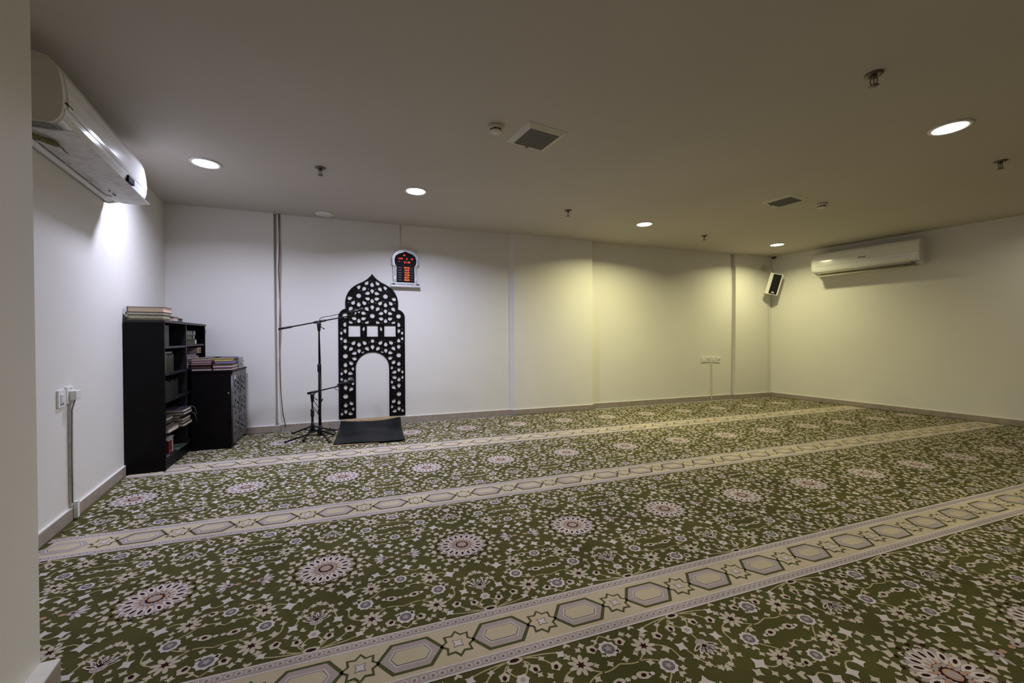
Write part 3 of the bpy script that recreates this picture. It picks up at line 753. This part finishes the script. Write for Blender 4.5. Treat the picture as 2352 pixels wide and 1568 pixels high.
# fourth compartment: loose piles pushed out over the shelf edge
GP = 'loose pile of books on the fourth shelf'
z = .304
for k, (dp, wl, th, px, y, cv, pg, lb) in enumerate([
    (.19, .24, .036, .018, .026, (.16, .13, .10), (.66, .58, .52), 'thick pale book lowest at the near end of the fourth shelf'),
    (.17, .22, .022, -.010, .040, (.04, .03, .03), (.16, .13, .10), 'dark book on the thick pale book on the fourth shelf'),
    (.17, .20, .020, -.030, .045, (.03, .03, .03), (.10, .09, .07), 'black book in the middle of the near pile on the fourth shelf'),
    (.18, .17, .024, -.004, .024, (.05, .04, .03), (.12, .11, .08), 'brownish dark book near the top of the near pile'),
    (.17, .15, .022, .006, .024, (.04, .04, .04), (.52, .50, .46), 'grey white book topmost at the near end of the fourth shelf')]):
    fore(px, y, z, dp, wl, th, cv, pg, lb, 0, GP); z += th + .001
z = .304
for k, (dp, wl, th, px, y, cv, pg, lb) in enumerate([
    (.20, .25, .026, .045, .300, (.10, .07, .05), (.62, .56, .50), 'beige paged book lowest in the far pile on the fourth shelf'),
    (.20, .24, .022, .035, .300, (.06, .04, .03), (.40, .34, .28), 'brown book second from the bottom of the far pile'),
    (.20, .22, .026, .040, .305, (.08, .05, .03), (.48, .43, .38), 'worn brown book in the middle of the far pile'),
    (.19, .20, .026, .010, .295, (.03, .025, .02), (.50, .44, .38), 'dark covered book set back in the far pile'),
    (.21, .22, .024, .052, .300, (.04, .03, .04), (.60, .54, .48), 'cream paged book second from the top of the far pile'),
    (.20, .22, .028, .046, .300, (.035, .03, .05), (.64, .58, .54), 'navy covered book topmost in the far pile')]):
    fore(px, y, z, dp, wl, th, cv, pg, lb, 0, GP); z += th + .001
for k, (zz, l) in enumerate(((.46, 'thin ribbon marker dangling from the topmost book of the far pile'), (.40, 'second thin ribbon marker dangling lower on the far pile'))):
    q = [BK @ Vector(v) for v in [(.040, .50, zz), (.070, .512, zz - .012), (.078, .52, zz - .05), (.082, .53, zz - .09)]]
    tag(MB().tube(q, .0014, 5).build('ribbon_marker', cmt((.4, .38, .35))), l, 'ribbon', 'ribbon markers')
# bottom compartment
t = empty('box_file', BK @ Vector((-.010, .16, .104)), BKR, 'dark red box file in the bottom compartment', 'box file')
MB().box((-.18, -.05, 0), (0, .06, .125), bev=.002).build('case', cmt((.16, .012, .012)), t); MB().box((0, .02, .01), (.0012, .050, .118)).build('spine_label', cmt((.6, .42, .4)), t); MB().lathe([(.008, 0), (.008, .002), (.0001, .002)], 10, Matrix.Translation((.0, -.03, .03)) @ Matrix.Rotation(pi / 2, 4, 'Y')).build('finger_hole', GREY, t)
upright(.235, .104, .12, .16, .020, (.12, .015, .02), (.5, .4, .4), 'slim dark red book beside the box file', x=-.03)
fore(.004, .028, .1045, .16, .075, .016, (.04, .04, .05), (.3, .3, .3), 'thin dark book under the leaning papers')
fore(.010, .265, .1045, .21, .25, .006, (.10, .17, .13), (.6, .65, .6), 'flat green folder on the bottom shelf')
flat(-.16, .05, .231, .165, .12, .014, (.25, .26, .26), (.5, .5, .5), 'grey booklet lying on the red box file')
fore(.002, .03, .247, .15, .17, .010, (.4, .4, .42), (.55, .55, .56), 'pale papers lying on the grey booklet', .0)
# right column
GR = 'olive books with pale labels in the top right compartment'
z = 1.0385
for k, (th, px, c, pg) in enumerate([(.048, -.02, (.045, .05, .02), (.5, .5, .45)), (.040, -.03, (.10, .11, .06), (.35, .34, .28)), (.045, -.02, (.12, .15, .10), (.35, .38, .33))]):
    def lab(th, k):
        def f(t):
            MB().box((.1805, .20, .004), (.183, .255, th - .004)).build('paper_label', cmt([(.75, .75, .72), (.45, .40, .35), (.50, .53, .50)][k]), t)
        return f
    fore(px, .70 - .02 * k, z, .18, .27, th, c, (c[0] * 1.6, c[1] * 1.6, c[2] * 1.6), ['lowest dark olive book in the top right compartment', 'middle olive book in the top right compartment', 'topmost green book in the top right compartment'][k], 0, GR, extra=lab(th, k)); z += th + .001
upright(.596, 1.0385, .155, .17, .030, (.20, .20, .18), (.3, .3, .3), 'grey upright book against the divider in the top right compartment')
GM = 'mixed pile in the second right compartment'
z = .8085
for k, (th, px, c, pg, wl) in enumerate([(.030, -.01, (.30, .10, .16), (.6, .45, .45), .46), (.024, -.005, (.40, .26, .28), (.45, .4, .36), .42), (.028, -.015, (.12, .06, .09), (.42, .33, .34), .40), (.026, -.005, (.42, .30, .33), (.35, .28, .30), .36), (.022, -.01, (.10, .09, .09), (.30, .26, .26), .30)]):
    fore(px, .63, z, .19, wl, th, c, pg, ['lowest pink book', 'pale pink book', 'dark plum book', 'rose grey book', 'topmost grey book'][k] + ' of the pile in the second right compartment', 0, GM); z += th + .001
t = empty('carton', BK @ Vector((-.03, 1.03, .9405)), BKR, 'small pale box with a golden picture on the pile by the wall', 'box')
MB().box((-.10, 0, 0), (0, .14, .060), bev=.001).build('case', cmt((.62, .48, .44)), t); MB().box((0, .05, .008), (.001, .13, .042)).build('picture_label', cmt((.35, .20, .03)), t)

# ------------------------------------------------------------------ low cabinet with fretwork door
CR = R(2.0); CW, CL_, CH = .360, .575, .777
CF = TR(-1.281, 4.765, 0, CR)
t = empty('low_cabinet', (-1.281, 4.765, 0), CR, 'low black cabinet with fretwork door in front of the bookcase', 'cabinet')
bx('side_panel', (-CW + .02, 0, .0), (-.016, .018, CH - .018), WEN, t); bx('side_panel', (-CW + .02, CL_ - .018, 0), (-.016, CL_, CH - .018), WEN, t)
bx('top_panel', (-CW + .015, -.004, CH - .018), (.004, CL_ + .004, CH), WEN, t); bx('back_panel', (-CW + .014, .018, .03), (-CW + .02, CL_ - .018, CH - .018), WEN, t); bx('bottom_panel', (-CW + .02, .018, .04), (-.018, CL_ - .018, .058), WEN, t)
DG = mat('dark_grey_lacquer', (.065, .063, .066), .38, noise=.1, nscale=15)
ho = []
def ph(pts): ho.append(pts)
dw, dh = .555, .72
for jy in range(3):
    cy = .15 + jy * .21
    for k in range(8):
        a = 2 * pi * k / 8 + pi / 8
        ph(ell(dw / 2 + .085 * cos(a), cy + .070 * sin(a) * 1.0, .040, .016, a, 12))
    ph(ell(dw / 2, cy, .018, .018, 0, 10))
    for s in (-1, 1):
        for k in (-1, 0, 1): ph(ell(dw / 2 + s * .175, cy + k * .062, .026, .015, k * .6 * s, 10))
        ph(ell(dw / 2 + s * .228, cy + .03, .012, .030, 0, 10)); ph(ell(dw / 2 + s * .228, cy - .06, .010, .022, 0, 10))
door = cutout('door', [(0, 0), (dw, 0), (dw, dh), (0, dh)], ho, .014, DG, t)
door.matrix_local = Matrix.Translation((-.007, .010, .036)) @ Matrix(((0, 0, 1, 0), (1, 0, 0, 0), (0, 1, 0, 0), (0, 0, 0, 1)))
b = MB(); b.box((.05, dh - .075, .0075), (.10, dh - .035, .010)); b.build('door_label', PLS, door)
b = MB(); b.lathe([(.006, .007), (.009, .018), (.009, .026), (.0001, .028)], 14, Matrix.Translation((.030, .37, 0))); b.build('door_knob', CHR, door)
MB().lathe([(.006, 0), (.005, .003), (.0001, .0035)], 10, Matrix.Translation((-.035, -.0005, .55)) @ Matrix.Rotation(pi / 2, 4, 'X')).build('screw_cap', PLS, t)
# books on the cabinet
GA = 'pile of books at the left of the low cabinet'; GB = 'pile of books at the right of the low cabinet'
z = CH + .0005
for k, (x, y, wd, dp, th, c, pg, rz, lb) in enumerate([
    (-.343, .02, .17, .22, .028, (.03, .02, .02), (.42, .38, .36), 0, 'black book lowest in the left pile on the low cabinet'),
    (-.343, .02, .16, .22, .030, (.05, .015, .02), (.10, .05, .05), 0, 'dark maroon book second in the left pile on the cabinet'),
    (-.345, .015, .165, .21, .018, (.10, .02, .05), (.58, .48, .48), 0, 'maroon book with pale pages in the left pile on the cabinet'),
    (-.340, .02, .16, .20, .022, (.30, .12, .18), (.50, .34, .38), .06, 'pink book in the left pile on the cabinet'),
    (-.343, .03, .145, .19, .024, (.36, .30, .26), (.42, .38, .30), 0, 'beige book near the top of the left pile on the cabinet')]):
    flat(x, y, z, wd, dp, th, c, pg, lb, rz, GA, CF); z += th + .001
z = CH + .0005
for k, (x, y, wd, dp, th, c, pg, rz, lb) in enumerate([
    (-.168, .02, .165, .22, .026, (.09, .012, .03), (.56, .46, .46), 0, 'maroon book lowest in the right pile on the low cabinet'),
    (-.170, .02, .168, .22, .030, (.12, .02, .04), (.54, .44, .42), 0, 'thick maroon book second in the right pile on the cabinet'),
    (-.165, .02, .150, .22, .012, (.07, .10, .05), (.30, .34, .24), 0, 'thin green book in the right pile on the cabinet'),
    (-.150, .02, .150, .21, .020, (.22, .16, .50), (.34, .28, .56), .10, 'violet book under the yellow one on the cabinet'),
    (-.160, .03, .150, .20, .022, (.55, .42, .05), (.62, .52, .14), .08, 'yellow book on the right pile on the cabinet'),
    (-.130, .10, .150, .18, .014, (.24, .18, .40), (.45, .42, .50), .15, 'mauve booklet topmost on the right pile on the cabinet')]):
    flat(x, y, z, wd, dp, th, c, pg, lb, rz, GB, CF); z += th + .001
z = CH + .0005
for k in range(6):
    flat(-.155 + .004 * (k % 2), .30, z, .145, .20, .018, [(.5, .52, .50), (.15, .17, .16), (.6, .62, .6), (.3, .33, .3), (.62, .64, .62), (.5, .5, .48)][k], (.55, .58, .55),
         ['lowest', 'second', 'third', 'fourth', 'fifth', 'topmost'][k] + ' pale booklet in the stack at the far end of the cabinet', .03 * (k % 3 - 1), 'pale booklets at the far end of the cabinet', CF); z += .019
for k in range(4):
    flat(-.335, .30, CH + .0005 + k * .031, .15, .20, .030, [(.06, .03, .04), (.10, .05, .08), (.05, .06, .05), (.03, .03, .03)][k], (.35, .30, .30),
         ['lowest', 'second', 'third', 'topmost'][k] + ' dark book in the pile behind the pink book on the cabinet', .05 * (k % 2), 'dark books at the back of the cabinet', CF)

# ------------------------------------------------------------------ microphone stands
def mic_stand(loc, label, zp, b0, b1, feet, rp=.011, zl=.5, neck=False):
    t = empty('microphone_stand', loc, 0, label, 'microphone stand', 'microphone stands')
    MB().lathe([(.010, .045), (.020, .05), (.026, .07), (.024, .11), (.016, .125), (.0135, .16)], 16).build('leg_hub', DK2, t)
    for fx, fy in feet:
        L = MB(); L.tube([(fx * .05, fy * .05, .105), (fx * .5, fy * .5, .058), (fx * .94, fy * .94, .014)], .0085, 8)
        L.tube([(fx * .03, fy * .03, .052), (fx * .40, fy * .40, .062)], .006, 6)
        lg = L.build('leg', DK2, t)
        MB().tube([(fx * .90, fy * .90, .017), (fx, fy, .0135)], [.011, .013], 10).build('rubber_foot', DK, lg)
    MB().tube([(0, 0, .06), (0, 0, zl)], rp * 1.15, 12).build('lower_tube', DK2, t); MB().tube([(0, 0, zl), (0, 0, zp)], rp * .8, 12).build('upper_tube', DK2, t)
    MB().lathe([(rp * 1.2, zl - .06), (rp * 1.7, zl - .05), (rp * 1.7, zl + .02), (rp * 1.1, zl + .035)], 14).build('clutch', DK, t)
    MB().tube([(0, 0, zp - .09), (0, 0, zp - .02), (0, 0, zp + .01)], [rp * 1.2, rp * 1.9, rp * 1.7], 12).build('swivel_joint', DK, t)
    MB().tube([(.01, -.01, zp - .03), (.035, -.02, zp - .055), (.055, -.02, zp - .07)], [.004, .004, .007], 8).build('tension_knob', DK, t)
    b0, b1 = Vector(b0), Vector(b1); d = (b1 - b0).normalized()
    MB().tube([b0, b1], .0068, 10).build('boom_arm', DK2, t)
    MB().tube([b0 - d * .002, b0 + d * .13], .0115 if not neck else .014, 12).build('counterweight_grip', DK, t)
    s = (Vector((0, 0, zp)) - b0).length
    MB().tube([b0 + d * (s - .05), b0 + d * (s + .07)], .0125, 12).build('boom_clamp', DK, t)
    MB().tube([b1 - d * .01, b1 + d * .015 + Vector((0, 0, .012)), b1 + d * .05 + Vector((0, -.004, .022))], [.009, .010, .012], 10).build('microphone_clip', DK, t)
    return t
mic_stand((-.494, 4.805, 0), 'tall black boom microphone stand left of the arch panel', 1.262, (-.386, .03, 1.192), (.31, -.02, 1.338), [(-.335, -.03), (.112, -.205), (.125, .16)], .0115, .79)
mic_stand((-.594, 5.049, 0), 'short black boom microphone stand behind the tall one', .470, (-.048, .02, .474), (.34, -.02, .560), [(-.058, -.27), (.225, .13), (-.23, .15)], .011, .27, True)
def mic(a, b_, label):
    a, b_ = Vector(a), Vector(b_); d = b_ - a
    t = empty('microphone', a, 0, label, 'microphone', 'microphones')
    MB().tube([(0, 0, 0), d * .15, d * .72], [.009, .0125, .016], 14).build('handle', DK, t)
    MB().tube([d * .72, d * .76, d * .90, d * .98, d], [.018, .026, .026, .018, .006], 16).build('grille_head', mat('mic_mesh', (.03, .03, .032), .4, metal=.6, noise=.3, nscale=200), t)
mic((-.200, 4.770, 1.375), (-.040, 4.750, 1.412), 'black microphone on the tall stand boom')
mic((-.330, 5.020, .565), (-.150, 5.000, .612), 'black microphone on the short stand boom')
def cable(pts, label, r=.0035, nm='microphone_cable', m=DK):
    P = []; pts = [Vector(p) for p in pts]; Q = [pts[0]] + pts + [pts[-1]]
    for i in range(1, len(Q) - 2):
        for k in range(6):
            s = k / 6; a, b_, c, d = Q[i - 1], Q[i], Q[i + 1], Q[i + 2]
            P.append(.5 * ((2 * b_) + (c - a) * s + (2 * a - 5 * b_ + 4 * c - d) * s * s + (3 * b_ - a - 3 * c + d) * s ** 3))
    P.append(pts[-1]); o = MB().tube(P, r, 6).build(nm, m); return tag(o, label, 'cable')
cable([(-.203, 4.770, 1.372), (-.27, 4.785, 1.362), (-.38, 4.795, 1.335), (-.46, 4.80, 1.318), (-.487, 4.786, 1.27), (-.483, 4.784, 1.0), (-.474, 4.784, .6), (-.480, 4.784, .25), (-.455, 4.76, .05), (-.40, 4.78, .008)], 'black cable running from the upper microphone down the tall stand')
cable([(-.333, 5.02, .560), (-.36, 5.02, .530), (-.33, 5.02, .505), (-.30, 5.02, .515), (-.33, 5.015, .54), (-.42, 5.02, .530), (-.55, 5.03, .49), (-.575, 5.02, .40), (-.52, 5.00, .30), (-.50, 4.97, .12), (-.47, 4.98, .02), (-.44, 5.0, .007)], 'black cable looping from the lower microphone to the floor')
cable([(-.44, 5.0, .007), (-.40, 5.12, .007), (-.355, 5.08, .007), (-.39, 5.0, .0075), (-.46, 5.16, .007), (-.38, 5.24, .007), (-.44, 5.30, .02), (-.42, 5.22, .012), (-.34, 5.28, .007)], 'tangled black cable on the carpet between stand and mat', .004)
rod = empty('tension_rod', (-.520, 4.93, .30), 0, 'thin black gooseneck rod with thick tip crossing the tall stand pole', 'gooseneck')
MB().tube([(-.055, .07, .03), (.0, .0, -.045), (.0, -.04, .0), (.035, -.06, .105)], .0035, 7).build('stem', DK, rod); MB().tube([(.033, -.06, .10), (.050, -.065, .135)], .0075, 8).build('tip', DK, rod)

# ------------------------------------------------------------------ mats at the arch
def sheet(name, grid, th, m, label, cat):
    """grid: rows of 3d points; given thickness"""
    b = MB(); nr, nc = len(grid), len(grid[0]); vs = [Vector(p) for r_ in grid for p in r_]
    n = nr * nc; vs2 = [v + Vector((0, 0, th)) for v in vs]
    fs = []
    for i in range(nr - 1):
        for j in range(nc - 1):
            a = i * nc + j; fs.append((n + a, n + a + 1, n + a + nc + 1, n + a + nc)); fs.append((a, a + nc, a + nc + 1, a + 1))
    rim = [j for j in range(nc)] + [i * nc + nc - 1 for i in range(1, nr)] + [(nr - 1) * nc + j for j in range(nc - 2, -1, -1)] + [i * nc for i in range(nr - 2, 0, -1)]
    for i in range(len(rim)): a, c = rim[i], rim[(i + 1) % len(rim)]; fs.append((a, c, n + c, n + a))
    b._new(vs + vs2, fs, True); o = b.build(name, m)
    return tag(o, label, cat)
def bil(c, nu, nv, zf):
    g = []
    for i in range(nv + 1):
        v = i / nv; row = []
        for j in range(nu + 1):
            u = j / nu
            x = (c[0][0] * (1 - u) + c[1][0] * u) * (1 - v) + (c[3][0] * (1 - u) + c[2][0] * u) * v
            y = (c[0][1] * (1 - u) + c[1][1] * u) * (1 - v) + (c[3][1] * (1 - u) + c[2][1] * u) * v
            row.append((x, y, zf(u, v)))
        g.append(row)
    return g
TAN = mat('tan_backing', (.36, .26, .15), .9, noise=.25, nscale=9, bump=.3, bscale=150)
BLK = mat('black_vinyl_mat', (.007, .0082, .009), .6, noise=.7, nscale=4, spec=.18, bump=.6, bscale=9)
def zt(u, v): return .001 + .088 * max(0, v - .953) / .047 
sheet('beige_mat', bil([(-.362, 4.458), (.10, 4.452), (.345, 5.403), (-.285, 5.403)], 16, 85, zt), .006, TAN, 'beige mat lying under the black mat in front of the arch panel', 'mat')
def zb(u, v): return .0105 + .004 * sin(5 * u + 3 * v) ** 2 + .003 * sin(9 * v - 4 * u) ** 2 * (1 - v) + .068 * max(0, v - .74) / .26 * (1 - .40 * sin(pi * u) ** .8)
sheet('black_mat', bil([(-.340, 4.49), (.362, 4.428), (.385, 5.355), (-.318, 5.355)], 28, 24, zb), .008, BLK, 'black rectangular mat lying in front of the pierced arch panel', 'mat')
